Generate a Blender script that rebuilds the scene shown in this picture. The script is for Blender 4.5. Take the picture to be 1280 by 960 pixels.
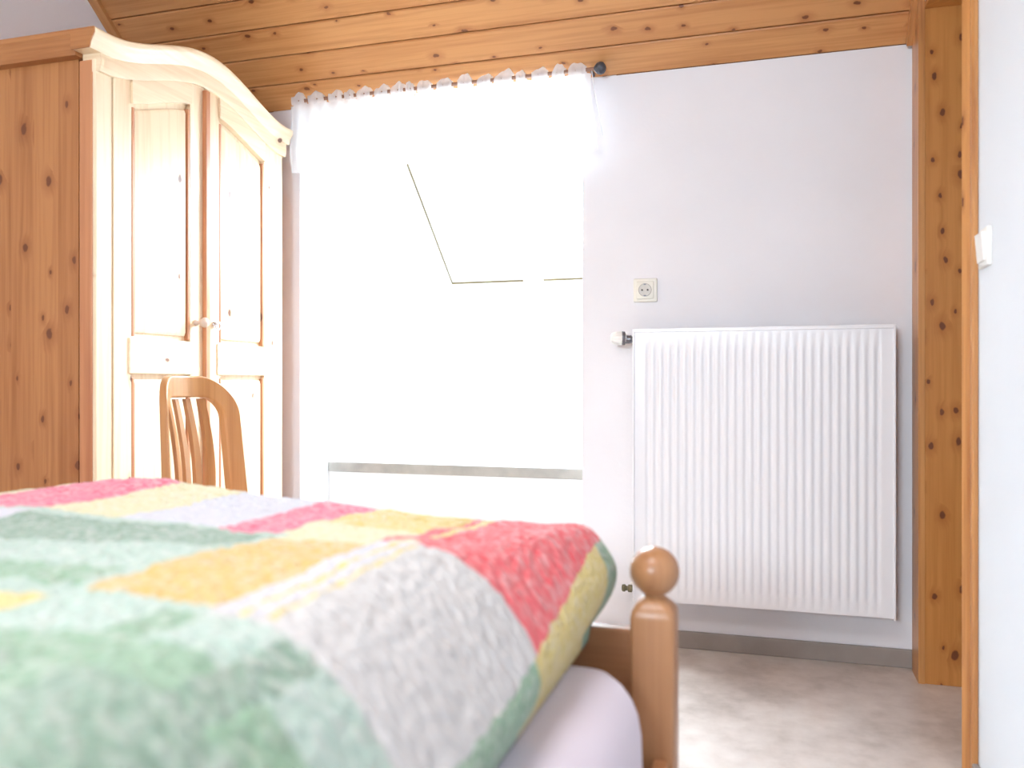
import bpy, bmesh, math, random
from mathutils import Vector, Matrix, noise
random.seed(7)
R = math.radians
S = bpy.context.scene
for o in list(bpy.data.objects): bpy.data.objects.remove(o)
COL = S.collection

# ------------------------------------------------------------ camera, light
F_PX = 1066.0
YAW = math.atan(327/1066)
cd = bpy.data.cameras.new('camera'); cam = bpy.data.objects.new('camera', cd); COL.objects.link(cam)
cam.location = (0, 0, .9); cam.rotation_euler = (R(90), 0, YAW)
cd.sensor_width = 36; cd.lens = 36*F_PX/1280; cd.clip_start = .02
cd.dof.use_dof = True; cd.dof.focus_distance = 2.85; cd.dof.aperture_fstop = 2.6
S.camera = cam
SKY = 60.0
w = bpy.data.worlds.new('sky'); S.world = w; w.use_nodes = True
w.node_tree.nodes['Background'].inputs[0].default_value = (.76, .88, 1, 1)
w.node_tree.nodes['Background'].inputs[1].default_value = SKY
vs = S.view_settings
S.display_settings.display_device = 'sRGB'
vs.view_transform = 'Standard'; vs.look = 'None'; vs.gamma = 1; vs.use_curve_mapping = False
vs.exposure = 0.5

ROOF = lambda y: 4.466-.84*y            # underside of the sloping roof
YB, XL, XR, YR = 2.96, -2.41, .435, -2.2
ZC = 2.5; YF = (4.466-ZC)/.84            # flat ceiling
NX0, NX1, NYB, NYK, NZK = -1.779, -.647, 3.78, 3.19, .577
SX0, SX1, SY0, SY1 = -1.423, -.655, 2.985, 3.694

def portal(name, loc, rot, sx, sy):
    l = bpy.data.lights.new(name, 'AREA'); l.shape = 'RECTANGLE'; l.size = sx; l.size_y = sy
    l.cycles.is_portal = True
    o = bpy.data.objects.new(name, l); o.location = loc; o.rotation_euler = rot; COL.objects.link(o)
pit = math.atan(.84)
ym = (SY0+SY1)/2
# the skylight: area normal points into the room, down and towards the camera
portal('skylight_portal', ((SX0+SX1)/2, ym+.14, ROOF(ym)+.17), (-pit, 0, 0), SX1-SX0, (SY1-SY0)/math.cos(pit))
portal('window_portal', (-.825, YR-.16, 1.6), (R(90), 0, 0), .95, .7)
ll = bpy.data.lights.new('room_fill_light', 'AREA'); ll.shape = 'DISK'; ll.size = .9; ll.energy = 22; ll.color = (.92, .95, 1)  # added fill light for the room, no fixture modelled
lo = bpy.data.objects.new('room_fill_light', ll); lo.location = (-.5, .2, 2.35); COL.objects.link(lo)

# ------------------------------------------------------------ materials
def lin(c):
    c = [x/255 for x in c]
    return tuple(x/12.92 if x <= .04045 else ((x+.055)/1.055)**2.4 for x in c)+(1,)
class NT:
    def __init__(s, name):
        s.m = bpy.data.materials.new(name); s.m.use_nodes = True
        s.t = s.m.node_tree; s.b = s.t.nodes['Principled BSDF']; s.out = s.t.nodes['Material Output']
    def n(s, kind, **kw):
        x = s.t.nodes.new(kind)
        for k, v in kw.items(): setattr(x, k, v)
        return x
    def l(s, a, b): s.t.links.new(a, b)
    def put(s, sock, v):
        if hasattr(v, 'is_output'): s.l(v, sock)
        elif v is not None: sock.default_value = v
    def math(s, op, a, b=None, c=None):
        x = s.n('ShaderNodeMath', operation=op)
        for i, v in enumerate((a, b, c)):
            if v is not None: s.put(x.inputs[i], v)
        return x.outputs[0]
    def mix(s, f, a, b, blend='MIX'):
        x = s.n('ShaderNodeMix', data_type='RGBA', blend_type=blend)
        s.put(x.inputs[0], f); s.put(x.inputs[6], a); s.put(x.inputs[7], b)
        return x.outputs[2]
    def obj(s): return s.n('ShaderNodeTexCoord').outputs['Object']
    def dot(s, v, d):
        x = s.n('ShaderNodeVectorMath', operation='DOT_PRODUCT'); s.l(v, x.inputs[0]); x.inputs[1].default_value = d
        return x.outputs['Value']
    def comb(s, a, b, c=0.0):
        x = s.n('ShaderNodeCombineXYZ'); s.put(x.inputs[0], a); s.put(x.inputs[1], b); s.put(x.inputs[2], c)
        return x.outputs[0]
    def noise(s, v, scale, detail=2, rough=.5):
        x = s.n('ShaderNodeTexNoise'); x.inputs['Scale'].default_value = scale
        x.inputs['Detail'].default_value = detail; x.inputs['Roughness'].default_value = rough
        if v is not None: s.l(v, x.inputs['Vector'])
        return x.outputs['Fac']
    def ramp(s, f, stops):
        x = s.n('ShaderNodeValToRGB'); s.l(f, x.inputs[0]); e = x.color_ramp.elements
        while len(e) > len(stops): e.remove(e[-1])
        while len(e) < len(stops): e.new(1)
        for q, (p, c) in zip(e, stops): q.position = p; q.color = c
        return x.outputs[0]
    def maprange(s, v, a, b, c=0.0, d=1.0, smooth=True):
        x = s.n('ShaderNodeMapRange'); x.interpolation_type = 'SMOOTHSTEP' if smooth else 'LINEAR'
        s.l(v, x.inputs[0])
        for i, q in enumerate((a, b, c, d)): x.inputs[1+i].default_value = q
        return x.outputs[0]
    def bump(s, h, st, dist=.01):
        x = s.n('ShaderNodeBump'); x.inputs['Strength'].default_value = st; x.inputs['Distance'].default_value = dist
        s.l(h, x.inputs['Height']); s.l(x.outputs[0], s.b.inputs['Normal'])

def pine(name, U, V, light, dark, rough=.42, cell=.16, knots=.35, strip=0, seed=0.0, island=False, ksize=1.0):
    """U across the grain, V along it (vectors in the object's own space)"""
    t = NT(name); p = t.obj(); u = t.dot(p, U); v = t.dot(p, V)
    wn = None
    if island:
        g = t.n('ShaderNodeNewGeometry').outputs['Random Per Island']
        v = t.math('ADD', v, t.math('MULTIPLY', g, 37.0)); u = t.math('ADD', u, t.math('MULTIPLY', g, 11.0)); wn = g
    if strip:
        k = t.math('FLOOR', t.math('DIVIDE', u, strip))
        x = t.n('ShaderNodeTexWhiteNoise', noise_dimensions='1D'); t.l(k, x.inputs['W']); wn = x.outputs['Value']
        v = t.math('ADD', v, t.math('MULTIPLY', wn, 9.0))
    # knots
    vo = t.n('ShaderNodeTexVoronoi', voronoi_dimensions='2D'); vo.inputs['Scale'].default_value = 1
    vo.inputs['Randomness'].default_value = .9
    wob = t.math('MULTIPLY', t.math('SUBTRACT', t.noise(t.comb(u, v, seed), 40, 2), .5), .012)
    t.l(t.comb(t.math('ADD', t.math('DIVIDE', t.math('ADD', u, wob), cell*.62), seed), t.math('DIVIDE', t.math('ADD', v, wob), cell*1.0)), vo.inputs['Vector'])
    sep = t.n('ShaderNodeSeparateColor'); t.l(vo.outputs['Color'], sep.inputs[0])
    on = t.math('LESS_THAN', sep.outputs[0], knots)
    size = t.math('MULTIPLY_ADD', sep.outputs[1], .06*ksize, .035*ksize)
    rel = t.math('DIVIDE', vo.outputs['Distance'], size)
    core = t.math('MULTIPLY', t.maprange(rel, .7, 1.15, 1, 0), on)
    halo = t.math('MULTIPLY', t.maprange(rel, .6, 4.0, 1, 0), on)
    # grain bends round the knots
    uu = t.math('ADD', u, t.math('MULTIPLY', halo, .012))
    n1 = t.noise(t.comb(t.math('MULTIPLY', uu, 70), t.math('MULTIPLY', v, 2.0), seed), 1, 3, .6)
    n2 = t.noise(t.comb(t.math('MULTIPLY', uu, 14), t.math('MULTIPLY', v, .9), seed+3), 1, 2)
    fac = t.math('ADD', t.math('MULTIPLY', n1, .6), t.math('MULTIPLY', n2, .5))
    col = t.ramp(fac, [(.36, lin(dark)), (.62, lin(light))])
    if wn is not None:
        col = t.mix(t.math('MULTIPLY', wn, .35), col, lin(dark))
    col = t.mix(t.math('MULTIPLY', halo, .45), col, lin([int(dark[0]*.86), int(dark[1]*.72), int(dark[2]*.6)]))
    col = t.mix(core, col, lin((112, 62, 34)))
    t.l(col, t.b.inputs['Base Color']); t.b.inputs['Roughness'].default_value = rough
    t.bump(n1, .12, .003)
    return t.m

def plain(name, c, rough=.5, metal=0, nscale=0, namt=.0, bump=0, bscale=200):
    t = NT(name)
    if nscale:
        f = t.noise(t.obj(), nscale, 4)
        c2 = [max(0, x*(1-namt)) for x in c]
        t.l(t.ramp(f, [(.35, lin(c2)), (.65, lin(c))]), t.b.inputs['Base Color'])
    else: t.b.inputs['Base Color'].default_value = lin(c)
    t.b.inputs['Roughness'].default_value = rough; t.b.inputs['Metallic'].default_value = metal
    if bump: t.bump(t.noise(t.obj(), bscale, 3), bump, .002)
    return t.m

X_, Y_, Z_ = (1, 0, 0), (0, 1, 0), (0, 0, 1)
M = {}
M['wall'] = plain('white_plaster', (233, 231, 236), .8, 0, 3, .015, .25, 60)
M['niche'] = plain('white_reveal_plaster', (246, 246, 246), .7, 0, 3, .01, .1, 60)
M['ceil'] = pine('pine_ceiling_boards', (0, .766, -.643), X_, (210, 152, 98), (176, 114, 64), .38, .16, .8, island=True, ksize=.85)
M['beam'] = pine('pine_ceiling_trim', X_, (0, .766, -.643), (198, 140, 88), (172, 112, 64), .4, .25, .3)
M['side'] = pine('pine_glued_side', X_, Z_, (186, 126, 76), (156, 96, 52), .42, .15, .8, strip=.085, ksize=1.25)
M['front'] = pine('pine_door_lit', (0, 1, 0), Z_, (242, 220, 188), (226, 192, 152), .35, .2, .35, ksize=.8)  # pine paled by colour, for the window light on the wardrobe front
M['fronth'] = pine('pine_crown_lit', Z_, (0, 1, 0), (242, 220, 188), (226, 192, 152), .35, .26, .3, ksize=.7)  # same window-lit paleness put into the crown, rails and plinth
M['edge'] = pine('pine_unlit_edge', (1, 1, 0), Z_, (196, 132, 90), (176, 110, 72), .4, .25, .2)  # browner copy of that pine, shade of the unlit edges in its colour
M['jamb'] = pine('pine_door_lining', (1, 1, 0), Z_, (200, 136, 72), (180, 116, 56), .35, .11, .8, seed=2.3, ksize=1.5)
M['casing'] = pine('pine_door_casing', (1, 1, 0), Z_, (200, 142, 84), (160, 100, 56), .35, .16, .7, seed=5.1, ksize=1.2)
M['bed'] = pine('beech_bed_wood', (1, 1, 0), Z_, (170, 122, 84), (150, 102, 68), .35, .3, 0)
M['bedh'] = pine('beech_rail_wood', Z_, (1, 1, 0), (170, 118, 80), (148, 98, 64), .35, .3, 0)
M['chair'] = pine('beech_chair_wood', (1, 1, 0), Z_, (196, 142, 90), (176, 120, 72), .33, .3, 0)
M['back'] = plain('dark_gap', (120, 74, 42), .8)
M['rad'] = plain('radiator_enamel', (236, 234, 238), .32)
M['plastic'] = plain('white_plastic', (236, 234, 230), .35)
M['cream'] = plain('cream_plastic', (232, 228, 218), .4)
M['hole'] = plain('dark_hole', (60, 52, 48), .6)
M['greymetal'] = plain('grey_metal', (110, 110, 116), .35, .7)
M['chrome'] = plain('chrome', (210, 210, 215), .15, 1)
M['bronze'] = plain('tarnished_brass', (128, 122, 96), .4, .6, 60, .3)
M['dark'] = plain('dark_grey_finial', (78, 80, 90), .5, 0, 120, .25)
M['rod'] = plain('brown_rod', (142, 104, 84), .5)
M['base'] = plain('grey_brown_skirting', (158, 148, 142), .6, 0, 8, .08)
M['strip'] = plain('grey_stone_edge', (176, 172, 166), .5, 0, 12, .1)
M['sheet'] = plain('white_bed_sheet', (214, 203, 212), .85, 0, 0, 0, .3, 35)
M['knob'] = plain('pale_turned_wood', (206, 180, 164), .3)
M['glaze'] = plain('white_window_paint', (244, 242, 236), .4)
M['gasket'] = plain('window_gasket_brown', (112, 96, 62), .7)

def floor_mat():
    t = NT('stone_look_vinyl'); p = t.obj()
    a = t.noise(p, 3.2, 5, .6); b = t.noise(p, 14, 4, .6)
    f = t.math('ADD', t.math('MULTIPLY', a, .65), t.math('MULTIPLY', b, .35))
    t.l(t.ramp(f, [(.36, lin((182, 170, 162))), (.5, lin((208, 197, 190))), (.64, lin((224, 215, 209)))]), t.b.inputs['Base Color'])
    t.b.inputs['Roughness'].default_value = .38; t.bump(b, .08, .002); return t.m
M['floor'] = floor_mat()

def glass_mat():
    t = NT('window_glass'); tr = t.n('ShaderNodeBsdfTransparent'); tr.inputs[0].default_value = (.96, .98, .97, 1)
    gl = t.n('ShaderNodeBsdfGlossy'); gl.inputs['Roughness'].default_value = .02
    lw = t.n('ShaderNodeLayerWeight'); lw.inputs[0].default_value = .35
    mx = t.n('ShaderNodeMixShader'); t.l(t.math('MULTIPLY', lw.outputs['Fresnel'], .5), mx.inputs[0])
    t.l(tr.outputs[0], mx.inputs[1]); t.l(gl.outputs[0], mx.inputs[2]); t.l(mx.outputs[0], t.out.inputs[0]); return t.m
M['glass'] = glass_mat()

def sheer_mat():
    t = NT('white_sheer_voile')
    d = t.n('ShaderNodeBsdfDiffuse'); d.inputs[0].default_value = (.93, .93, .96, 1)
    tl = t.n('ShaderNodeBsdfTranslucent'); tl.inputs[0].default_value = (.95, .95, .97, 1)
    tr = t.n('ShaderNodeBsdfTransparent')
    m1 = t.n('ShaderNodeMixShader'); m1.inputs[0].default_value = .55; t.l(d.outputs[0], m1.inputs[1]); t.l(tl.outputs[0], m1.inputs[2])
    m2 = t.n('ShaderNodeMixShader'); m2.inputs[0].default_value = .3; t.l(m1.outputs[0], m2.inputs[1]); t.l(tr.outputs[0], m2.inputs[2])
    t.l(m2.outputs[0], t.out.inputs[0]); return t.m
M['sheer'] = sheer_mat()

def quilt_mat():
    t = NT('checked_seersucker_cotton')
    uv = t.n('ShaderNodeUVMap'); uv.uv_map = 'cloth'
    sp = t.n('ShaderNodeSeparateXYZ'); t.l(uv.outputs[0], sp.inputs[0])
    wob = t.math('MULTIPLY', t.math('SUBTRACT', t.noise(uv.outputs[0], 45, 2), .5), .010)
    u = t.math('ADD', sp.outputs[0], wob); v = t.math('ADD', sp.outputs[1], wob)
    RED, PINK = (204, 78, 84), (206, 100, 122)
    YEL, PYEL, OCH = (200, 178, 110), (200, 192, 152), (192, 160, 88)
    GRN, PGRN, DGRN = (128, 156, 130), (160, 178, 166), (124, 146, 128)
    WHT, LAV = (184, 180, 178), (188, 186, 194)
    cells = [ # u0,u1,v0,v1,colour
     (-9, 9, -9, 9, PGRN),
     # near row
     (-9, -.25, -9, .44, DGRN), (-9, -.25, .44, .50, GRN), (-9, -.25, .2, .27, PGRN), (-.47, -.43, -9, .58, GRN), (-.36, -.33, -9, .58, DGRN), (-.95, -.585, .50, .575, YEL), (-9, -1.05, .45, .60, WHT),
     # middle row
     (-9, -.57, .60, .94, PGRN), (-9, -.60, .80, .94, DGRN), (-9, -.60, .62, .68, GRN), (-1.6, -1.0, .88, .95, LAV),
     (-.58, -.44, .60, .90, OCH), (-.58, -.44, .90, .96, PYEL), (-.44, -.25, .585, .93, WHT), (-.44, -.40, .60, .93, LAV), (-.418, -.408, .60, .93, YEL), (-.392, -.386, .60, .9, YEL),
     # far row
     (-9, -1.2, .95, 9, PYEL), (-1.2, -.99, .96, 9, PINK), (-.99, -.86, .96, 9, PYEL), (-.86, -.70, .96, 9, LAV), (-.70, -.61, .96, 9, PINK),
     (-.61, -.44, .96, 9, PYEL), (-.61, -.44, 1.06, 9, YEL), (-.45, -.252, .92, 9, RED), (-.455, -.44, 1.1, 9, OCH), (-.425, -.412, 1.02, 9, YEL), (-.44, -.41, .92, .96, PYEL),
     # overhanging side and foot edge
     (-.252, 9, -9, .905, GRN), (-.252, 9, .905, 1.235, YEL), (-.252, 9, 1.235, 9, GRN), (-.34, 9, 1.318, 9, GRN),
    ]
    col = None
    for (a, b, c, d, k) in cells:
        if col is None: col = lin(k); continue
        f = None
        for s_, op, q in ((u, 'GREATER_THAN', a), (u, 'LESS_THAN', b), (v, 'GREATER_THAN', c), (v, 'LESS_THAN', d)):
            if abs(q) > 5: continue
            g = t.math(op, s_, q); f = g if f is None else t.math('MULTIPLY', f, g)
        col = t.mix(f, col, lin(k))
    n = t.noise(uv.outputs[0], 75, 2); n3 = t.noise(uv.outputs[0], 9, 2)
    amt = t.math('MULTIPLY', t.maprange(n, .42, .66, 0, .38), t.maprange(n3, .3, .6, .35, 1))
    col = t.mix(amt, col, lin((206, 200, 196)))
    vor = t.n('ShaderNodeTexVoronoi', voronoi_dimensions='2D', feature='SMOOTH_F1'); vor.inputs['Scale'].default_value = 85; vor.inputs['Smoothness'].default_value = .35
    t.l(uv.outputs[0], vor.inputs['Vector'])
    t.l(col, t.b.inputs['Base Color']); t.b.inputs['Roughness'].default_value = .9
    t.b.inputs['Sheen Weight'].default_value = .15
    t.bump(t.math('SUBTRACT', t.math('MULTIPLY', n, 1.2), vor.outputs['Distance']), .75, .006)
    return t.m
M['quilt'] = quilt_mat()

# ------------------------------------------------------------ builders
def worldloc(o):
    v = Vector((0, 0, 0))
    while o is not None: v += o.location; o = o.parent
    return v
class MB:
    def __init__(s): s.b = bmesh.new()
    def box(s, x0, x1, y0, y1, z0, z1, bev=0, seg=2):
        r = bmesh.ops.create_cube(s.b, size=1)['verts']
        bmesh.ops.scale(s.b, vec=(x1-x0, y1-y0, z1-z0), verts=r)
        bmesh.ops.translate(s.b, vec=((x0+x1)/2, (y0+y1)/2, (z0+z1)/2), verts=r)
        if bev:
            es = list({e for v in r for e in v.link_edges})
            bmesh.ops.bevel(s.b, geom=es, offset=bev, segments=seg, affect='EDGES', profile=.5)
        return s
    def prism(s, pts, a, b, axis='x'):
        """extrude a 2-D outline: axis x -> pts (y,z); y -> (x,z); z -> (x,y)"""
        def P(p, q): return {'x': (q, p[0], p[1]), 'y': (p[0], q, p[1]), 'z': (p[0], p[1], q)}[axis]
        A = [s.b.verts.new(P(p, a)) for p in pts]; B = [s.b.verts.new(P(p, b)) for p in pts]
        n = len(pts)
        s.b.faces.new(A); s.b.faces.new(B[::-1])
        for i in range(n): s.b.faces.new((A[i], B[i], B[(i+1) % n], A[(i+1) % n]))
        return s
    def loft(s, rings, closed=True, caps=True):
        V = [[s.b.verts.new(p) for p in r] for r in rings]; n = len(rings[0])
        for a, b in zip(V, V[1:]):
            for i in range(n if closed else n-1): s.b.faces.new((a[i], a[(i+1) % n], b[(i+1) % n], b[i]))
        if caps and closed: s.b.faces.new(V[0][::-1]); s.b.faces.new(V[-1])
        return s
    def lathe(s, prof, c, axis='z', n=28):
        rings = []
        for r, h in prof:
            ring = []
            for k in range(n):
                a = 2*math.pi*k/n; p, q = r*math.cos(a), r*math.sin(a)
                v = {'z': (p, q, h), 'x': (h, p, q), 'y': (p, h, q)}[axis]
                ring.append((c[0]+v[0], c[1]+v[1], c[2]+v[2]))
            rings.append(ring)
        return s.loft(rings)
    def tube(s, pts, r, n=12):
        rings = []
        pts = [Vector(p) for p in pts]
        for i, p in enumerate(pts):
            d = (pts[min(i+1, len(pts)-1)]-pts[max(i-1, 0)]).normalized()
            up = Vector((0, 0, 1)) if abs(d.z) < .9 else Vector((1, 0, 0))
            a = d.cross(up).normalized(); b = d.cross(a)
            rr = r[i] if isinstance(r, (list, tuple)) else r
            rings.append([p+a*rr*math.cos(2*math.pi*k/n)+b*rr*math.sin(2*math.pi*k/n) for k in range(n)])
        return s.loft(rings)
    def build(s, name, mat, parent=None, local=False, smooth=False, **props):
        bmesh.ops.recalc_face_normals(s.b, faces=s.b.faces)
        me = bpy.data.meshes.new(name)
        if parent is not None and not local:
            bmesh.ops.translate(s.b, vec=-worldloc(parent), verts=s.b.verts)
        s.b.to_mesh(me); s.b.free(); me.materials.append(mat)
        o = bpy.data.objects.new(name, me); COL.objects.link(o)
        if parent is not None: o.parent = parent
        if smooth:
            for p in me.polygons: p.use_smooth = True
            if smooth != 'all':
                try: me.set_sharp_from_angle(angle=R(38))
                except Exception: pass
        for k, v in props.items(): o[k] = v
        return o
def thing(name, label, cat, loc, rz=0, group=None):
    o = bpy.data.objects.new(name, None); o.empty_display_size = .1; COL.objects.link(o)
    o.location = loc; o.rotation_euler = (0, 0, rz); o['label'] = label; o['category'] = cat
    if group: o['group'] = group
    return o
def struct(name, mb, mat, parent=None, **k):
    return mb.build(name, mat, parent, kind='structure', **k) if parent is None else mb.build(name, mat, parent, **k)

# ------------------------------------------------------------ the room
struct('floor', MB().box(XL-.15, 1.9, YR-.15, 4.0, -.1, 0), M['floor'])
# back wall: pieces either side of the niche
T = .12
def up(y0, y1, extra=0): return [(y0, 0), (y1, 0), (y1, ROOF(y1)+extra), (y0, ROOF(y0)+extra)]
b = MB(); b.prism(up(YB, YB+T), XL, NX0, 'x'); b.prism(up(YB, YB+T), NX1, 1.9, 'x')
struct('wall_back', b, M['wall'])
# left wall
b = MB(); b.prism([(YR, 0), (YB+T, 0), (YB+T, ROOF(YB+T)), (YF, ZC), (YR, ZC)], XL-.12, XL, 'x')
struct('wall_left', b, M['wall'])
# partition with doorway
DY0, DY1, DH, XT = 2.18, 2.83, 2.045, .60
b = MB(); b.prism([(YR, 0), (DY0, 0), (DY0, ZC), (YR, ZC)], XR, XT, 'x')
b.prism([(DY1, 0), (YB, 0), (YB, ROOF(YB)), (DY1, ROOF(DY1))], XR, XT, 'x')
b.prism([(DY0, DH), (DY1, DH), (DY1, ROOF(DY1)), (YF, ZC), (DY0, ZC)], XR, XT, 'x')
struct('wall_right', b, plain('white_blue_plaster', (226, 232, 240), .75, 0, 3, .01, .15, 60))
# rear wall behind the camera with its window
WX0, WX1, WZ0, WZ1 = -1.30, -.35, 1.25, 1.95
b = MB(); b.box(XL, WX0, YR-.15, YR, 0, ZC); b.box(WX1, XR+.17, YR-.15, YR, 0, ZC)
b.box(WX0, WX1, YR-.15, YR, 0, WZ0); b.box(WX0, WX1, YR-.15, YR, WZ1, ZC)
struct('wall_rear', b, M['wall'])
b = MB()
for a in ((WX0, WX0+.06, WZ0, WZ1), (WX1-.06, WX1, WZ0, WZ1), (WX0+.06, WX1-.06, WZ0, WZ0+.06), (WX0+.06, WX1-.06, WZ1-.06, WZ1), ((WX0+WX1)/2-.03, (WX0+WX1)/2+.03, WZ0+.06, WZ1-.06)):
    b.box(a[0], a[1], YR-.1, YR-.04, a[2], a[3])
w2 = struct('window_2', b, M['glaze'])
MB().box(WX0+.06, WX1-.06, YR-.075, YR-.07, WZ0+.06, WZ1-.06).build('window_pane', M['glass'], w2)
# hallway beyond the doorway
b = MB(); b.box(1.8, 1.9, .8, YB, 0, 2.4); b.box(XT, 1.8, .7, .8, 0, 2.4); b.box(XT, 1.9, .7, YB, 2.4, 2.5)
struct('wall_hall', b, M['wall'])
# ceiling: slope of boards, then flat boards
b = MB(); n = Vector((0, .643, .766)); d = Vector((0, -.766, .643)); pitch = .1115
y = YB; k = 0
org = Vector((0, YB, ROOF(YB)))
def slope_box(b, x0, x1, s0, s1, t0, t1, bev=0):
    c = [org+d*s+n*t for s, t in ((s0, t0), (s1, t0), (s1, t1), (s0, t1))]
    if bev:
        c = [org+d*(s0+bev)+n*t0, org+d*(s1-bev)+n*t0, org+d*s1+n*(t0+bev), org+d*s1+n*t1, org+d*s0+n*t1, org+d*s0+n*(t0+bev)]
    b.prism([(p.y, p.z) for p in c], x0, x1, 'x')
for k in range(9):
    s0 = k*pitch; s1 = min(s0+pitch-.0035, .96)
    slope_box(b, XL, XR, s0, s1, 0, .014, .004)
nb = int((YF-YR)/.115)+1
for k in range(nb):
    y1 = YF-k*.115; y0 = max(y1-.1115, YR-.1)
    b.prism([(y0+.004, ZC), (y1-.004, ZC), (y1, ZC+.004), (y1, ZC+.014), (y0, ZC+.014), (y0, ZC+.004)], XL, XR, 'x')
struct('ceiling', b, M['ceil'])
b = MB(); slope_box(b, XL-.15, 1.95, 0.0, 1.0, .016, .2); slope_box(b, XL-.15, NX0-.121, -.2, 0, 0, .2); slope_box(b, NX1+.121, 1.95, -.2, 0, 0, .2); b.box(XL-.15, 1.95, YR-.2, YF-.02, ZC+.016, ZC+.2)
struct('ceiling_deck', b, M['back'])
# sloping trim boards where the boards meet the side walls
b = MB(); slope_box(b, XL, XL+.035, .0, .93, -.018, -.001, .003); struct('trim_1', b, M['beam'])
b = MB(); slope_box(b, XR-.035, XR, .012, .93, -.035, -.001, .003); struct('trim_2', b, M['beam'])
# niche: reveals, back, knee box, roof with the skylight hole
b = MB(); b.prism(up(YB+T, NYB+.1), NX0-.12, NX0, 'x'); b.prism(up(YB+T, NYB+.1), NX1, NX1+.12, 'x')
b.prism(up(NYB, NYB+.1), NX0, NX1, 'x')
struct('wall_niche', b, M['niche'])
b = MB(); b.box(NX0, NX1, NYK, NYB, 0, NZK); struct('wall_knee', b, M['niche'])
struct('trim_3', MB().box(NX0+.001, NX1-.001, NYK-.012, NYK, NZK-.041, NZK, .003), M['strip'])
def roofpiece(b, x0, x1, y0, y1, t0=0, t1=.2):
    s0 = -(y1-YB)/.766; s1 = -(y0-YB)/.766
    slope_box(b, x0, x1, s0, s1, t0, t1)
b = MB(); roofpiece(b, NX0-.12, NX1+.12, SY1, NYB+.25); roofpiece(b, NX0-.12, NX1+.12, YB, SY0)
roofpiece(b, NX0-.12, SX0, SY0, SY1); roofpiece(b, SX1, NX1+.12, SY0, SY1)
struct('ceiling_niche', b, M['niche'])
# skylight: lining gasket, fixed frame, sash, pane, ventilation bar
e = .003
b = MB()
roofpiece(b, SX0, SX0+e, SY0, SY1, -.003, .03); roofpiece(b, SX0+e, SX1, SY1-e*1.3, SY1, -.003, .03)
w1 = struct('window_1', b, M['gasket'])
b = MB()
roofpiece(b, SX0+e, SX0+.045, SY0, SY1-e, .004, .16); roofpiece(b, SX1-.03, SX1, SY0, SY1-e, .004, .16)
roofpiece(b, SX0+.045, SX1-.03, SY1-.05, SY1-e, .004, .16); roofpiece(b, SX0+.045, SX1-.03, SY0, SY0+.05, .004, .16)
b.build('window_frame', M['glaze'], w1)
b = MB()
roofpiece(b, SX0+.047, SX0+.10, SY0+.052, SY1-.052, .05, .10); roofpiece(b, SX1-.08, SX1-.032, SY0+.052, SY1-.052, .05, .10)
roofpiece(b, SX0+.10, SX1-.08, SY1-.10, SY1-.052, .05, .10); roofpiece(b, SX0+.10, SX1-.08, SY0+.052, SY0+.1, .05, .10)
b.build('sash', M['glaze'], w1)
b = MB(); roofpiece(b, SX0+.10, SX1-.08, SY0+.1, SY1-.1, .07, .078); b.build('pane', M['glass'], w1)
b = MB(); roofpiece(b, -1.07, -.985, SY1-.035, SY1+.012, -.022, .003); b.build('latch', M['glaze'], w1)
# skirting
struct('baseboard_back', MB().box(NX1+.001, XR-.001, YB-.014, YB, 0, .058, .003), M['base'])
struct('baseboard_right', MB().box(XR-.014, XR, YR+.01, 2.112, 0, .058, .003), M['base'])
# door lining and casings
dr = struct('door_1', MB().box(XR-.002, XT+.002, DY1-.02, DY1, 0, DH, .002), M['jamb'])
b = MB(); b.box(XR-.002, XT+.002, DY0, DY0+.02, 0, DH, .002); b.box(XR-.002, XT+.002, DY0+.02, DY1-.02, DH-.02, DH, .002); b.build('door_lining', M['jamb'], dr)
def casing(prof, z0, z1, name):
    b = MB(); b.prism(prof, z0, z1, 'z'); b.build(name, M['casing'], dr)
xo = XR-.001
y0, y1 = 2.112, DY0+.004
casing([(xo, y0), (xo-.008, y0), (xo-.012, y0+.006), (xo-.012, y0+.024), (xo-.017, y0+.028), (xo-.012, y0+.034), (xo-.018, y0+.040), (xo-.012, y0+.046), (xo-.019, y0+.053), (xo-.015, y0+.060), (xo-.020, y0+.066), (xo-.019, y1), (xo, y1)], 0, DH+.06, 'door_casing')
y0, y1 = DY1-.022, YB-.03
b = MB(); b.prism([(y0, 0), (y1, 0), (y1, ROOF(y1)-.003), (y0, ROOF(y0)-.003)], xo-.018, xo, 'x'); b.build('door_casing', M['casing'], dr)

# ------------------------------------------------------------ wardrobe
wx, wy0, wy1 = -1.79, 1.915, 2.85
wl = XL+.015
W = thing('pine_wardrobe', 'tall two-door pine wardrobe with arched crown standing by the window', 'wardrobe', ((wl+wx)/2, (wy0+wy1)/2, 0))
yc = (wy0+wy1)/2
def crown(y):
    t_ = (y-yc)/((wy1-wy0)/2)
    t_ = max(-1, min(1, t_*1.04))
    return .104*(.5+.5*math.cos(math.pi*t_))**.9
# carcass
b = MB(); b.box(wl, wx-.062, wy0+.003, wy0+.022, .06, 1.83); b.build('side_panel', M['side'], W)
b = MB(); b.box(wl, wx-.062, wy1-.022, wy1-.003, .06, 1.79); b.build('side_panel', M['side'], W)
b = MB(); b.box(wx-.058, wx-.012, wy0, wy0+.065, .06, 1.80, .004); b.build('corner_post', M['edge'], W)
b = MB(); b.box(wx-.058, wx-.012, wy1-.06, wy1, .06, 1.80, .004); b.build('corner_post', M['edge'], W)
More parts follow.
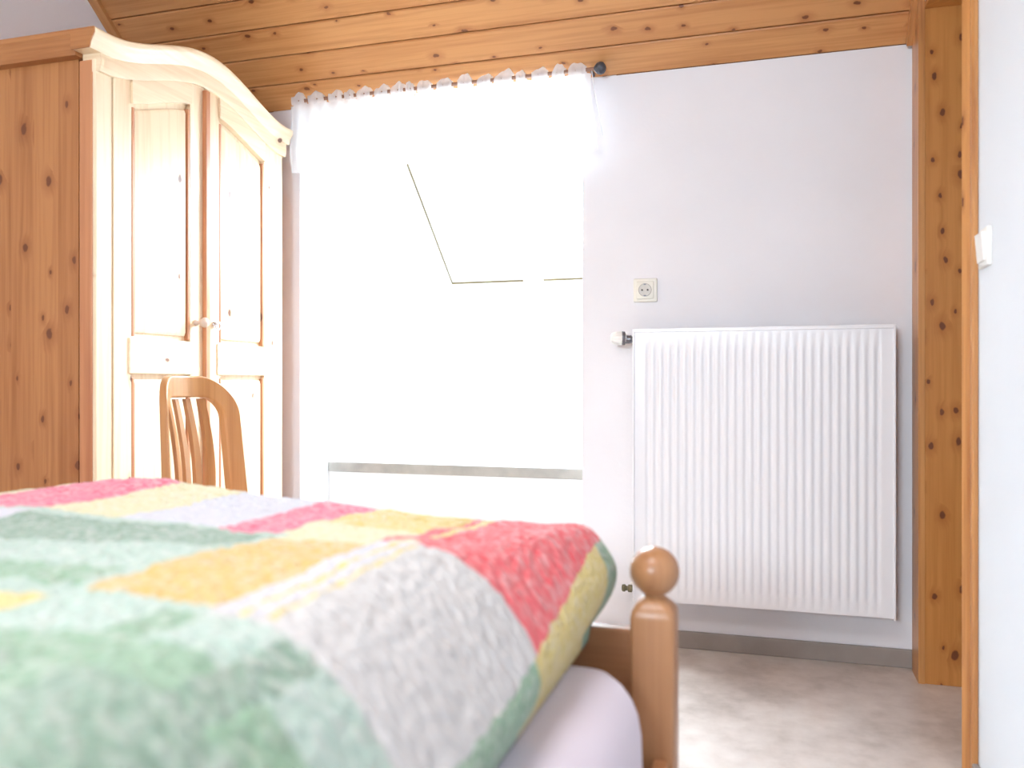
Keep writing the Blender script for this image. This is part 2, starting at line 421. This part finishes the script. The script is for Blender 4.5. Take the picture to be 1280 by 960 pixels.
# post faces turned to the window, its light put into their pale colour
b = MB(); b.box(wx-.012, wx, wy0, wy0+.062, .06, 1.80, .003); b.build('stile', M['front'], W)
b = MB(); b.box(wx-.012, wx, wy1-.058, wy1, .06, 1.80, .003); b.build('stile', M['front'], W)
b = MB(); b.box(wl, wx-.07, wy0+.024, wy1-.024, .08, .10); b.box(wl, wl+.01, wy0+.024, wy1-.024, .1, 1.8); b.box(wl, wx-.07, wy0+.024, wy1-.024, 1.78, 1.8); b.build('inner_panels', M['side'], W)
b = MB(); b.box(wl, wx-.002, wy0-.01, wy1+.01, 0, .075, .004); b.build('plinth', M['fronth'], W)
# crown: curved front and plain side returns
NS = 60
def crown_strip(prof, ya, yb, name, mat, extra=0):
    rings = []
    for i in range(NS+1):
        y_ = ya+(yb-ya)*i/NS; c = crown(y_)
        rings.append([(wx+px, y_, pz+c) for px, pz in prof])
    MB().loft(rings).build(name, mat, W, smooth=True)
crown_strip([(-.045, 1.765), (.012, 1.765), (.016, 1.79), (.014, 1.808), (.018, 1.826), (.0, 1.828), (-.045, 1.828)], wy0+.001, wy1+.004, 'frieze', M['fronth'])
crown_strip([(-.045, 1.816), (.017, 1.814), (.020, 1.820), (.021, 1.830), (.026, 1.840), (.031, 1.847), (.034, 1.854), (.034, 1.866), (.030, 1.870), (-.045, 1.870)], wy0-.038, wy1+.020, 'crown_moulding', M['fronth'])
for ys, sg in ((wy0, -1), (wy1, 1)):
    b = MB(); pr = [(0, 1.804), (sg*.024, 1.806), (sg*.026, 1.828), (sg*.036, 1.850), (sg*.042, 1.856), (sg*.042, 1.869), (0, 1.869)]
    b.prism([(ys+p-sg*.02*(p == 0), z) for p, z in pr], wl, wx-.046, 'x')
    if sg < 0: b.prism([(wx-.046, 1.814), (wx+.016, 1.814), (wx+.020, 1.830), (wx+.033, 1.854), (wx+.033, 1.869), (wx-.046, 1.869)], wy0-.042, wy0-.0385, 'y')  # thin brown cap, gives the crown's near end an unlit colour
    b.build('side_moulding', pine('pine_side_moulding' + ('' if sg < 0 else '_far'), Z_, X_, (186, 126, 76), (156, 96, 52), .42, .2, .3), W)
b = MB(); b.box(wl, wx-.046, wy0-.015, wy1+.015, 1.860, 1.869); b.build('top_panel', M['side'], W)
# doors
def door(ya, yb, name_lbl, hinge_left):
    """frame and panel door with curved head"""
    zt = 1.782; z0 = .085; xf = wx+.004; xb = wx-.018; st = .068
    D = MB(); 
    # the panel core as the door's own mesh
    rings = []
    def strip(b, y0, y1, zlo, zhi, xa, xb_, curve_lo=False, curve_hi=True, k=16):
        rr = []
        for i in range(k+1):
            y_ = y0+(y1-y0)*i/k; c = crown(y_)
            lo_ = zlo+(c if curve_lo else 0); hi = zhi+(c if curve_hi else 0)
            rr.append([(xa, y_, lo_), (xb_, y_, lo_), (xb_, y_, hi), (xa, y_, hi)])
        b.loft(rr)
    strip(D, ya+.01, yb-.01, z0+.01, zt-.01, xb, xf-.014)
    dm = D.build('door', M['front'], W)
    b = MB(); strip(b, ya, ya+st, z0, zt, xf-.014, xf); b.build('door_stile', M['front'], dm)
    b = MB(); strip(b, yb-st, yb, z0, zt, xf-.014, xf); b.build('door_stile', M['front'], dm)
    b = MB(); strip(b, ya+st-.001, yb-st+.001, zt-.085, zt, xf-.014, xf+.006, True, True); b.build('top_rail', M['fronth'], dm, smooth=True)
    b = MB(); b.box(xf-.014, xf+.005, ya+st-.012, yb-st+.012, .93, 1.035, .003); b.build('middle_rail', M['fronth'], dm)
    b = MB(); b.box(xf-.014, xf+.002, ya+st, yb-st, z0, z0+.1, .002); b.build('bottom_rail', M['fronth'], dm)
    for zlo, zhi, cu in ((z0+.118, .912, False), (1.052, zt-.105, True)):
        y0, y1 = ya+st+.018, yb-st-.018
        rr = []
        for i in range(17):
            y_ = y0+(y1-y0)*i/16; c = crown(y_) if cu else 0; e_ = .012
            rr.append([(xf-.014, y_, zlo), (xf-.008, y_, zlo), (xf-.004, y_, zlo+e_), (xf-.004, y_, zhi+c-e_), (xf-.008, y_, zhi+c), (xf-.014, y_, zhi+c)])
        b = MB().loft(rr); b.build('panel', M['front'], dm, smooth=True)
        # bead round the panel (shade of its room-side flank put into the brown colour)
        b = MB()
        b.box(xf-.014, xf+.001, y0-.016, y0-.006, zlo-.012, zhi+(crown(y0) if cu else 0)+.006, .002)
        b.box(xf-.014, xf+.001, y1+.006, y1+.016, zlo-.012, zhi+(crown(y1) if cu else 0)+.006, .002)
        b.build('panel_bead', M['edge'], dm)
    return dm
d1 = door(wy0+.064, yc-.006, 'near', True)
d2 = door(yc+.006, wy1-.060, 'far', False)
MB().box(wx+.004, wx+.020, yc-.014, yc+.008, .09, 1.775+.085, .003).build('closing_strip', M['edge'], d2)
kx = wx+.006
MB().lathe([(.011, 0), (.011, .004), (.007, .007), (.0065, .016), (.012, .022), (.0165, .030), (.0165, .036), (.012, .043), (.004, .046)], (kx, yc-.048, 1.098), 'x').build('knob', M['knob'], d1, smooth='all', label='round pale wooden knob')
b = MB(); b.lathe([(.010, 0), (.010, .003), (.003, .005), (.003, .016)], (kx, yc+.045, 1.098), 'x', 16)
b.tube([(kx+.016+.012*math.cos(a)*.0, yc+.045+.013*math.cos(a), 1.098+.013*math.sin(a)-.004) for a in [i*math.pi/8 for i in range(17)]], .0018, 8)
b.build('key', M['chrome'], d2, smooth='all', label='small metal key in its lock')

# ------------------------------------------------------------ radiator
rx0, rx1, ry, rz0, rz1 = -.451, .359, 2.85, .172, 1.084
Rr = thing('panel_radiator', 'white ribbed panel radiator hung on the wall below the socket', 'radiator', ((rx0+rx1)/2, YB-.05, rz0))
# front sheet with pressed vertical channels
pitch = .0262; nx = int((rx1-rx0-.06)/pitch); m0 = (rx0+rx1)/2-nx*pitch/2
xs = [rx0+.008, m0-.004]
prof = [(0, 0), (.22, 0), (.34, 1), (.66, 1), (.78, 0)]
pts = [(rx0+.006, 0)]
for i in range(nx):
    for f_, h_ in prof: pts.append((m0+(i+f_)*pitch, h_))
pts.append((m0+nx*pitch, 0)); pts.append((rx1-.006, 0))
zs = [(rz0+.006, 0), (rz0+.048, 0), (rz0+.066, 1), (rz1-.075, 1), (rz1-.055, 0), (rz1-.012, 0)]
b = MB(); dep = .0036
grid = [[b.b.verts.new((x, ry+dep*h*k, z)) for x, h in pts] for z, k in zs]
for a, c in zip(grid, grid[1:]):
    for i in range(len(pts)-1): b.b.faces.new((a[i], a[i+1], c[i+1], c[i]))
fr = b.build('front_panel', M['rad'], Rr, smooth=True)
b = MB(); b.box(rx0+.006, rx1-.006, ry+.09-.02, ry+.09-.012, rz0+.01, rz1-.02); b.build('rear_panel', M['rad'], Rr)
b = MB()
for i in range(40): b.box(rx0+.04+i*.0187, rx0+.042+i*.0187, ry+.012, ry+.066, rz0+.06, rz1-.06)
b.build('convector_fins', M['rad'], Rr)
b = MB(); b.box(rx0, rx0+.006, ry-.006, ry+.088, rz0, rz1, .0015); b.build('side_cover', M['rad'], Rr)
b = MB(); b.box(rx1-.006, rx1, ry-.006, ry+.088, rz0, rz1, .0015); b.build('side_cover', M['rad'], Rr)
b = MB(); b.box(rx0+.006, rx1-.006, ry-.006, ry+.004, rz1-.012, rz1, .0015)
for i in range(26): b.box(rx0+.02+i*.0298, rx0+.032+i*.0298, ry+.004, ry+.082, rz1-.006, rz1-.002)
b.build('top_grille', M['rad'], Rr)
for x_ in (rx0+.12, rx1-.12): MB().box(x_, x_+.03, ry+.08, YB-.001, rz0+.1, rz1-.15).build('wall_bracket', M['rad'], Rr)
vz = rz1-.032; vy = ry+.045
b = MB().lathe([(.010, -.034), (.014, -.032), (.014, -.012), (.010, -.010), (.010, .008)], (rx0, vy, vz), 'x', 20); b.build('valve_body', M['greymetal'], Rr, smooth=True, label='dark grey valve body')
b = MB()
hd = Vector((-.96, -.25, .0)).normalized(); c0 = Vector((rx0-.03, vy, vz+.004))
nn = 24; rings = []
for t_, r_ in ((0, .015), (.006, .022), (.016, .0235), (.030, .0235), (.042, .021), (.050, .015), (.053, .006)):
    a_ = hd.cross(Vector((0, 0, 1))).normalized(); c_ = hd.cross(a_)
    rings.append([c0+hd*t_+(a_*math.cos(2*math.pi*k/nn)+c_*math.sin(2*math.pi*k/nn))*(r_*(1 if k % 2 or t_ > .045 else .88)) for k in range(nn)])
b.loft(rings); th = b.build('thermostat_head', M['plastic'], Rr, smooth=True)
b = MB(); rings = []
for t_, r_ in ((.004, .0228), (.010, .0238), (.013, .0238), (.015, .0228)):
    rings.append([c0+hd*t_+(a_*math.cos(2*math.pi*k/nn)+c_*math.sin(2*math.pi*k/nn))*r_ for k in range(nn)])
b.loft(rings); b.build('setting_ring', M['greymetal'], th, smooth=True)
b = MB(); b.tube([(rx0-.018, vy, vz), (rx0-.018, vy+.03, vz-.004), (rx0-.018, YB-.001, vz-.004)], .008); b.build('pipe', M['plastic'], Rr, smooth=True)
lz = rz0+.032
b = MB().lathe([(.009, -.044), (.012, -.042), (.013, -.034), (.008, -.030), (.008, -.024), (.013, -.022), (.013, -.010), (.009, -.008), (.009, .008)], (rx0, vy, lz), 'x', 16); b.build('return_valve', M['bronze'], Rr, smooth=True, label='tarnished brass lower valve')
b = MB(); b.tube([(rx0-.018, vy, lz), (rx0-.018, vy+.03, lz), (rx0-.018, YB-.001, lz)], .008); b.build('pipe', M['plastic'], Rr, smooth=True)

# ------------------------------------------------------------ socket and switch
def socket(cx, cz, label):
    t_ = thing('wall_socket', label, 'socket', (cx, YB, cz))
    MB().box(cx-.041, cx+.041, YB-.010, YB+.001, cz-.041, cz+.041, .004, 3).build('cover_plate', M['cream'], t_, smooth=True)
    MB().box(cx-.030, cx+.030, YB-.016, YB-.0095, cz-.030, cz+.030, .003, 2).build('insert', M['cream'], t_, smooth=True)
    b = MB(); n_ = 32; R0 = .0215
    rings = [[(cx+r*math.cos(2*math.pi*k/n_), y_, cz+r*math.sin(2*math.pi*k/n_)) for k in range(n_)] for r, y_ in ((R0+.0015, YB-.0165), (R0, YB-.0185), (R0-.001, YB-.0165), (R0-.0015, YB-.0163))]
    b.loft(rings); b.build('socket_well', plain('grey_cream_plastic', (205, 200, 194), .5), t_, smooth=True)
    for dx, dz in ((-.0095, 0), (.0095, 0)):
        MB().lathe([(.0032, -.0195), (.0032, -.016)], (cx+dx, YB, cz+dz), 'y', 12).build('pin_hole', M['hole'], t_)
    for dz in (.0195, -.0195):
        MB().box(cx-.004, cx+.004, YB-.0195, YB-.016, cz+dz-.002, cz+dz+.002).build('earth_clip', M['greymetal'], t_)
socket(-.424, 1.224, 'square cream wall socket above the radiator valve')
sy, sz = 2.03, 1.19
sw = thing('light_switch', 'white rocker light switch on the wall beside the door casing', 'light switch', (XR, sy, sz))
MB().box(XR-.010, XR+.001, sy-.041, sy+.041, sz-.041, sz+.041, .003, 3).build('cover_plate', M['plastic'], sw, smooth=True)
b = MB(); b.prism([(XR-.0095, sz-.030), (XR-.014, sz-.030), (XR-.019, sz+.030), (XR-.0095, sz+.030)], sy-.030, sy+.030, 'y'); b.build('rocker', M['plastic'], sw)

# ------------------------------------------------------------ curtain rod and voile valances
rY, rZ = 2.895, 1.987
rodx0, rodx1 = -1.768, -.585
rd = thing('curtain_rod', 'thin brown curtain rod across the top of the bright window', 'curtain rod', ((rodx0+rodx1)/2, rY, rZ))
MB().tube([(rodx0, rY, rZ), (rodx1, rY, rZ)], .0065).build('rod', M['rod'], rd, smooth=True)
MB().lathe([(.007, -.004), (.011, .0), (.019, .008), (.0215, .018), (.019, .029), (.010, .036), (.002, .038)], (rodx1-.003, rY, rZ), 'x', 24).build('finial', M['dark'], rd, smooth='all', label='dark grey ball finial')
for x_ in (rodx0+.03, rodx1-.02):
    b = MB(); b.tube([(x_, rY+.006, rZ), (x_, YB+.004 if x_ > NX1 or x_ < NX0 else rY+.02, rZ)], .005); b.build('bracket', M['dark'], rd)
def valance(x0, x1, zb0, zb1, label, seed, flare):
    rnd = random.Random(seed)
    nx_ = int((x1-x0)/.004); nz = 26
    tops = []
    t_ = thing('voile_valance', label, 'curtain', ((x0+x1)/2, rY, zb0), 0, 'voile valances over the window')
    b = MB(); G = []
    for j in range(nz+1):
        row = []; v_ = j/nz
        for i in range(nx_+1):
            u_ = i/nx_; x_ = x0+(x1-x0)*u_
            fold = .011*math.sin(x_*115+seed)+.006*math.sin(x_*57+2*seed)+.004*noise.noise(Vector((x_*30, v_*2, seed)))
            zb = zb0+(zb1-zb0)*u_+.004*math.sin(x_*40)
            zt = rZ-.016+.004*math.sin(x_*115+seed)
            z_ = zt+(zb-zt)*v_
            xx = x_+.006*math.sin(v_*6+seed)*v_+flare*v_*v_*max(0, (u_-.85)/.15)
            row.append(b.b.verts.new((xx, rY-.006+fold*(.45+.55*v_), z_)))
        G.append(row)
    for a, c in zip(G, G[1:]):
        for i in range(nx_): b.b.faces.new((a[i], a[i+1], c[i+1], c[i]))
    b.build('cloth', M['sheer'], t_, smooth='all')
    # gathered loops over the rod
    x_ = x0+.004
    while x_ < x1-.02:
        w_ = rnd.uniform(.036, .070); w_ = min(w_, x1-x_); pk = rnd.uniform(.6, 1.7); pw = rnd.uniform(.7, 1.6)
        b = MB(); ns, na = 10, 14; hgt = rnd.uniform(.012, .026); lean = rnd.uniform(-.008, .008)
        G = []
        for i in range(ns+1):
            u_ = i/ns; row = []
            for k in range(na+1):
                a = math.pi*(-.28+1.56*k/na)
                ruf = .0035*math.sin(u_*17+seed+k*.2)
                env = math.sin(math.pi*u_**pk)**pw*.8+.2+.12*math.sin(u_*14+seed)
                ry_ = .010+.002*math.sin(u_*9)
                zz = rZ+math.sin(a)*((.010+hgt*env) if math.sin(a) > 0 else .022)
                yy = rY-math.cos(a)*(ry_+ruf)
                row.append(b.b.verts.new((x_+w_*u_+lean*max(0, math.sin(a)), yy, zz)))
            G.append(row)
        for a_, c in zip(G, G[1:]):
            for k in range(na): b.b.faces.new((a_[k], a_[k+1], c[k+1], c[k]))
        b.build('tab_loop', M['sheer'], t_, smooth='all')
        x_ += w_+rnd.uniform(.010, .022)
    return t_
v1 = valance(-1.775, -1.262, 1.715, 1.712, 'left half of the short white voile valance, beside the wardrobe', 1.3, 0)
v2 = valance(-1.255, -.600, 1.712, 1.700, 'right half of the short white voile valance, ending at the dark finial', 4.1, .03)
b = MB(); b.tube([(-.597, rY-.012, rZ-.01), (-.590, rY-.016, rZ-.07), (-.580, rY-.012, rZ-.13), (-.566, rY-.012, rZ-.20), (-.560, rY-.010, rZ-.235)], .0016, 6)
b.build('tie_cord', M['sheer'], v2, smooth='all')

# ------------------------------------------------------------ chair
CH = thing('dining_chair', 'beech chair with arched slatted back between bed and wardrobe', 'chair', (-1.428, 1.925, 0), 0)
cw, topz = .148, .922
lean = math.tan(R(4.5))
def bow(t_): return .062*t_*t_           # wings curve forward
def back_pt(t_, z, th=0):                # chair faces +X, t in -1..1 along Y
    return Vector((-.055-(z-.45)*lean*(1 if z > .45 else .2)+bow(t_)+th, t_*cw*(1+.35*(.9-z)), z))
# arched hoop: outer and inner outline in (t, z)
def hoop(outer):
    pts_ = []
    wt = 0 if outer else .24
    zt = topz if outer else topz-.058
    r_ = .11 if outer else .06
    hw = 1-wt
    N = 16
    zb = .46
    for i in range(12): pts_.append((-hw, zb+(zt-r_-zb)*i/12))
    rt = r_/cw*(.85 if outer else .9)
    for i in range(N+1):
        a = math.pi-(math.pi/2)*i/N
        pts_.append((-hw+rt+rt*math.cos(a), zt-r_+r_*math.sin(a)))
    for i in range(1, 6): pts_.append(((-hw+rt)+(2*(hw-rt))*i/6, zt))
    for i in range(N+1):
        a = math.pi/2-(math.pi/2)*i/N
        pts_.append((hw-rt+rt*math.cos(a), zt-r_+r_*math.sin(a)))
    for i in range(1, 13): pts_.append((hw, zt-r_+(zb-zt+r_)*i/12))
    return pts_
O, I = hoop(True), hoop(False)
rings = []
for (to, zo), (ti, zi) in zip(O, I):
    rings.append([back_pt(to, zo, -.012), back_pt(to, zo, .012), back_pt(ti, zi, .012), back_pt(ti, zi, -.012)])
b = MB().loft(rings); o = b.build('back_frame', M['chair'], CH, local=True, smooth=True)
bv = o.modifiers.new('bevel', 'BEVEL'); bv.width = .004; bv.segments = 2; bv.limit_method = 'ANGLE'; bv.angle_limit = R(50)
for tt in (-.45, -.16, .13, .42):
    rings = []
    for i in range(13):
        z = .47+(topz-.062-.47)*i/12; k = i/12
        tc = tt*(.8+.25*k)+.02*math.sin(k*math.pi); hw_ = .055+.015*math.sin(math.pi*k)
        fx = .018*math.sin(math.pi*k)-.004
        rings.append([back_pt(tc-hw_, z, fx-.006), back_pt(tc-hw_, z, fx+.006), back_pt(tc+hw_, z, fx+.006), back_pt(tc+hw_, z, fx-.006)])
    MB().loft(rings).build('slat', M['chair'], CH, local=True, smooth=True)
b = MB(); b.prism([(-.03, -.20), (.40, -.215), (.42, -.18), (.42, .18), (.40, .215), (-.03, .20)], .435, .465, 'z'); b.build('seat', M['chair'], CH, local=True)
b = MB(); b.box(-.02, .38, -.18, -.16, .38, .435); b.box(-.02, .38, .16, .18, .38, .435); b.box(.36, .38, -.16, .16, .38, .435); b.build('seat_frame', M['chair'], CH, local=True)
for s_ in (-1, 1):
    b = MB(); b.loft([[(x_+a*.018, s_*.175+c*.018, z_) for a, c in ((-1, -1), (1, -1), (1, 1), (-1, 1))] for x_, z_ in ((.385, 0), (.372, .44))]); b.build('leg', M['chair'], CH, local=True)
    b = MB(); b.loft([[(x_+a*.018, s_*.175+c*.020, z_) for a, c in ((-1, -1), (1, -1), (1, 1), (-1, 1))] for x_, z_ in ((-.09, 0), (-.045, .25), (-.025, .49))]); b.build('leg', M['chair'], CH, local=True)

# ------------------------------------------------------------ bed
px0, px1, py0 = -.206, -.140, 1.270
bx0, hy = -1.93, -.78
BD = thing('wooden_bed', 'wooden bed with ball-topped corner post and white sheeted mattress', 'bed', ((bx0+px1)/2, .3, 0))
def post(cx, cy, h, cz_ball, name='bed_post'):
    hw = .033; rings = []
    def sq(z_, w_, r_):
        out = []
        for sx_, sy_ in ((1, 1), (-1, 1), (-1, -1), (1, -1)):
            for a in range(5):
                an = {(1, 1): 0, (-1, 1): 90, (-1, -1): 180, (1, -1): 270}[(sx_, sy_)]+22.5*a
                out.append((cx+sx_*(w_-r_)+r_*math.cos(R(an)), cy+sy_*(w_-r_)+r_*math.sin(R(an)), z_))
        return out
    rings = [sq(0, hw, .006), sq(h-.030, hw, .006), sq(h-.020, hw-.001, .009), sq(h-.010, hw-.006, .013), sq(h-.003, hw-.013, .014), sq(h+.002, hw-.019, .0138)]
    p_ = MB().loft(rings).build(name, M['bed'], BD, smooth=True)
    R0 = .0372; prof_ = [(.0165, h-.002), (.0150, h+.003)]
    for i in range(1, 18):
        a = -math.pi/2+math.pi*(i+1.6)/19.6
        prof_.append((max(.0006, R0*math.cos(a)), cz_ball+R0*1.0*math.sin(a)))
    prof_.append((.0006, cz_ball+R0+.0014))
    MB().lathe(prof_, (cx, cy, 0), 'z', 36).build('ball_finial', M['bed'], p_, smooth='all')
post((px0+px1)/2, py0+.033, .578, .6155)
post(bx0+.033, py0+.033, .578, .6155)
post((px0+px1)/2, hy, .78, .8175); post(bx0+.033, hy, .78, .8175)
b = MB(); b.box(bx0+.064, px0+.002, py0+.020, py0+.046, .24, .527, .005); b.build('footboard', M['bedh'], BD)
b = MB(); b.box(bx0+.064, px0+.002, hy-.012, hy+.012, .24, .74, .005); b.build('headboard', M['bedh'], BD)
for x_ in (px1-.030, bx0+.006):
    b = MB(); b.box(x_, x_+.022, hy+.031, py0+.002, .20, .345, .004); b.build('side_rail', M['bedh'], BD)
b = MB()
for i in range(14): b.box(bx0+.03, px1-.032, hy+.1+i*.14, hy+.17+i*.14, .25, .268)
b.build('bed_slats', M['bed'], BD)

# mattress: its own thing under a white sheet
MX0, MX1, MY0, MY1, MZ0, MZ1 = bx0+.032, -.1735, hy+.02, 1.250, .269, .501
def rrect(x0, x1, y0, y1, r_, n_=10):
    out = []
    for (cx, cy, a0) in ((x1-r_, y1-r_, 0), (x0+r_, y1-r_, 90), (x0+r_, y0+r_, 180), (x1-r_, y0+r_, 270)):
        for i in range(n_+1):
            a = R(a0+90*i/n_); out.append((cx+r_*math.cos(a), cy+r_*math.sin(a)))
    return out
b = MB(); rings = []
def mring(off, z_, r_=.075):
    return [(x_, y_, z_) for x_, y_ in rrect(MX0+off, MX1-off, MY0+off, MY1-off, max(.02, r_-off))]
for off, z_ in ((.025, MZ0), (.008, MZ0+.012), (.0, MZ0+.04), (-.002, (MZ0+MZ1)/2-.03), (.0, MZ1-.085), (.004, MZ1-.062), (.012, MZ1-.042), (.024, MZ1-.025), (.042, MZ1-.010), (.065, MZ1-.002), (.1, MZ1)):
    rings.append(mring(off, z_, .085))
b.loft(rings)
mt = b.build('mattress', M['sheet'], None, smooth='all')
mt['label'] = 'thick mattress in a white fitted sheet under the checked duvet'; mt['category'] = 'mattress'

# duvet
def build_duvet():
    X0, X1, Y0, Y1 = -1.80, -.252, -.55, 1.325
    nx_, ny = 300, 340
    r_ = .035
    def mapc(x_, y_):
        ax, ay = X1-x_, Y1-y_
        if ax < r_ and ay < r_:
            a, c = 1-ax/r_, 1-ay/r_
            a2, c2 = a*math.sqrt(1-c*c/2), c*math.sqrt(1-a*a/2)
            return X1-r_+a2*r_, Y1-r_+c2*r_
        return x_, y_
    def ztop(x_, y_):
        far = min(1, max(0, (y_-.75)/.55)); far = far*far*(3-2*far)
        z = .716+(.686-.716)*far
        z += .040*math.exp(-((x_+1.08)/.26)**2)*far+.012*math.exp(-((x_+.75)/.2)**2)*far
        z -= .02*max(0, min(1, (-x_-1.3)/.4))
        s_ = max(0, X1-x_); wd = .155*(1-far)+.032*far; hh = .135*(1-far)+.022*far
        if s_ < wd: z -= hh*(1-s_/wd)**2
        sf = max(0, Y1-y_)
        if sf < .09: z -= .03*(1-sf/.09)**2
        sl = max(0, x_-X0)
        if sl < .15: z -= .12*(1-sl/.15)**2
        z += .007*noise.noise(Vector((x_*5, y_*5, 1.7)))+.004*noise.noise(Vector((x_*13, y_*11, 5)))
        return z
    def crinkle(x_, y_, q=0):
        a = noise.noise(Vector((x_*70, y_*55+q*3, .3))); c = noise.noise(Vector((x_*34, y_*26, 7.1)))
        return .0032*(1-abs(a)*2.2)+.0026*c
    me = bpy.data.meshes.new('duvet'); V = []; UV = []; Fc = []
    # finer columns near the right and far edges
    def ease(i, n_, a, c, p_=1.6): return c-(c-a)*((1-i/n_)**p_)
    xs_ = [ease(i, nx_, X0, X1) for i in range(nx_+1)]; ys_ = [ease(j, ny, Y0, Y1, 1.35) for j in range(ny+1)]
    for j in range(ny+1):
        for i in range(nx_+1):
            x_, y_ = mapc(xs_[i], ys_[j])
            V.append((x_, y_, ztop(x_, y_)+crinkle(x_, y_))); UV.append((xs_[i], ys_[j]))
    idx = lambda i, j: j*(nx_+1)+i
    for j in range(ny):
        for i in range(nx_): Fc.append((idx(i, j), idx(i+1, j), idx(i+1, j+1), idx(i, j+1)))
    # skirt
    loop = [idx(i, 0) for i in range(nx_+1)]+[idx(nx_, j) for j in range(1, ny+1)]+[idx(i, ny) for i in range(nx_-1, -1, -1)]+[idx(0, j) for j in range(ny-1, 0, -1)]
    n_ = len(loop); prev = loop[:]
    cx, cy = (X0+X1)/2, (Y0+Y1)/2
    P = [Vector(V[k]) for k in loop]; Nn = []
    for k in range(n_):
        t_ = P[(k+1) % n_]-P[k-1]; Nn.append(Vector((t_.y, -t_.x, 0)).normalized())
    K = 14; uvp = [UV[k] for k in loop]; lastp = P[:]
    for q in range(1, K+1):
        s_ = q/K; cur = []; np_ = []; nuv = []
        for k in range(n_):
            p0 = P[k]; zb = .504
            fr_ = min(1, max(0, (p0.y-.95)/.35)); out = (.009+.017*fr_)*math.sin(math.pi*min(1, s_/.85)) - .021*max(0, (s_-.25)/.75)**1.2
            z = p0.z+(zb-p0.z)*(s_**1.1)
            wv = .004*noise.noise(Vector((p0.x*9, p0.y*9, 3+s_)))+.0012*noise.noise(Vector((p0.x*45, p0.y*45, s_*3)))
            pos = Vector((p0.x, p0.y, z))+Nn[k]*(out+wv*math.sin(math.pi*s_))
            V.append(tuple(pos)); cur.append(len(V)-1)
            dl = (pos-lastp[k]).length; nuv.append((uvp[k][0]+Nn[k].x*dl, uvp[k][1]+Nn[k].y*dl)); UV.append(nuv[-1]); np_.append(pos)
        for k in range(n_):
            k2 = (k+1) % n_; Fc.append((prev[k], cur[k], cur[k2], prev[k2]))
        prev = cur; lastp = np_; uvp = nuv
    # underside
    V.append((cx, cy, .505)); UV.append((cx, cy)); c_ = len(V)-1
    for k in range(n_): Fc.append((prev[k], c_, prev[(k+1) % n_]))
    me.from_pydata(V, [], Fc); me.update()
    ul = me.uv_layers.new(name='cloth')
    vi = [0]*len(me.loops); me.loops.foreach_get('vertex_index', vi)
    flat = []
    for k in vi: flat += UV[k]
    ul.data.foreach_set('uv', flat)
    me.polygons.foreach_set('use_smooth', [True]*len(me.polygons))
    me.materials.append(M['quilt'])
    o = bpy.data.objects.new('duvet', me); COL.objects.link(o)
    o['label'] = 'puffy duvet in red, yellow, green and white checks spread on the bed'; o['category'] = 'duvet'
build_duvet()
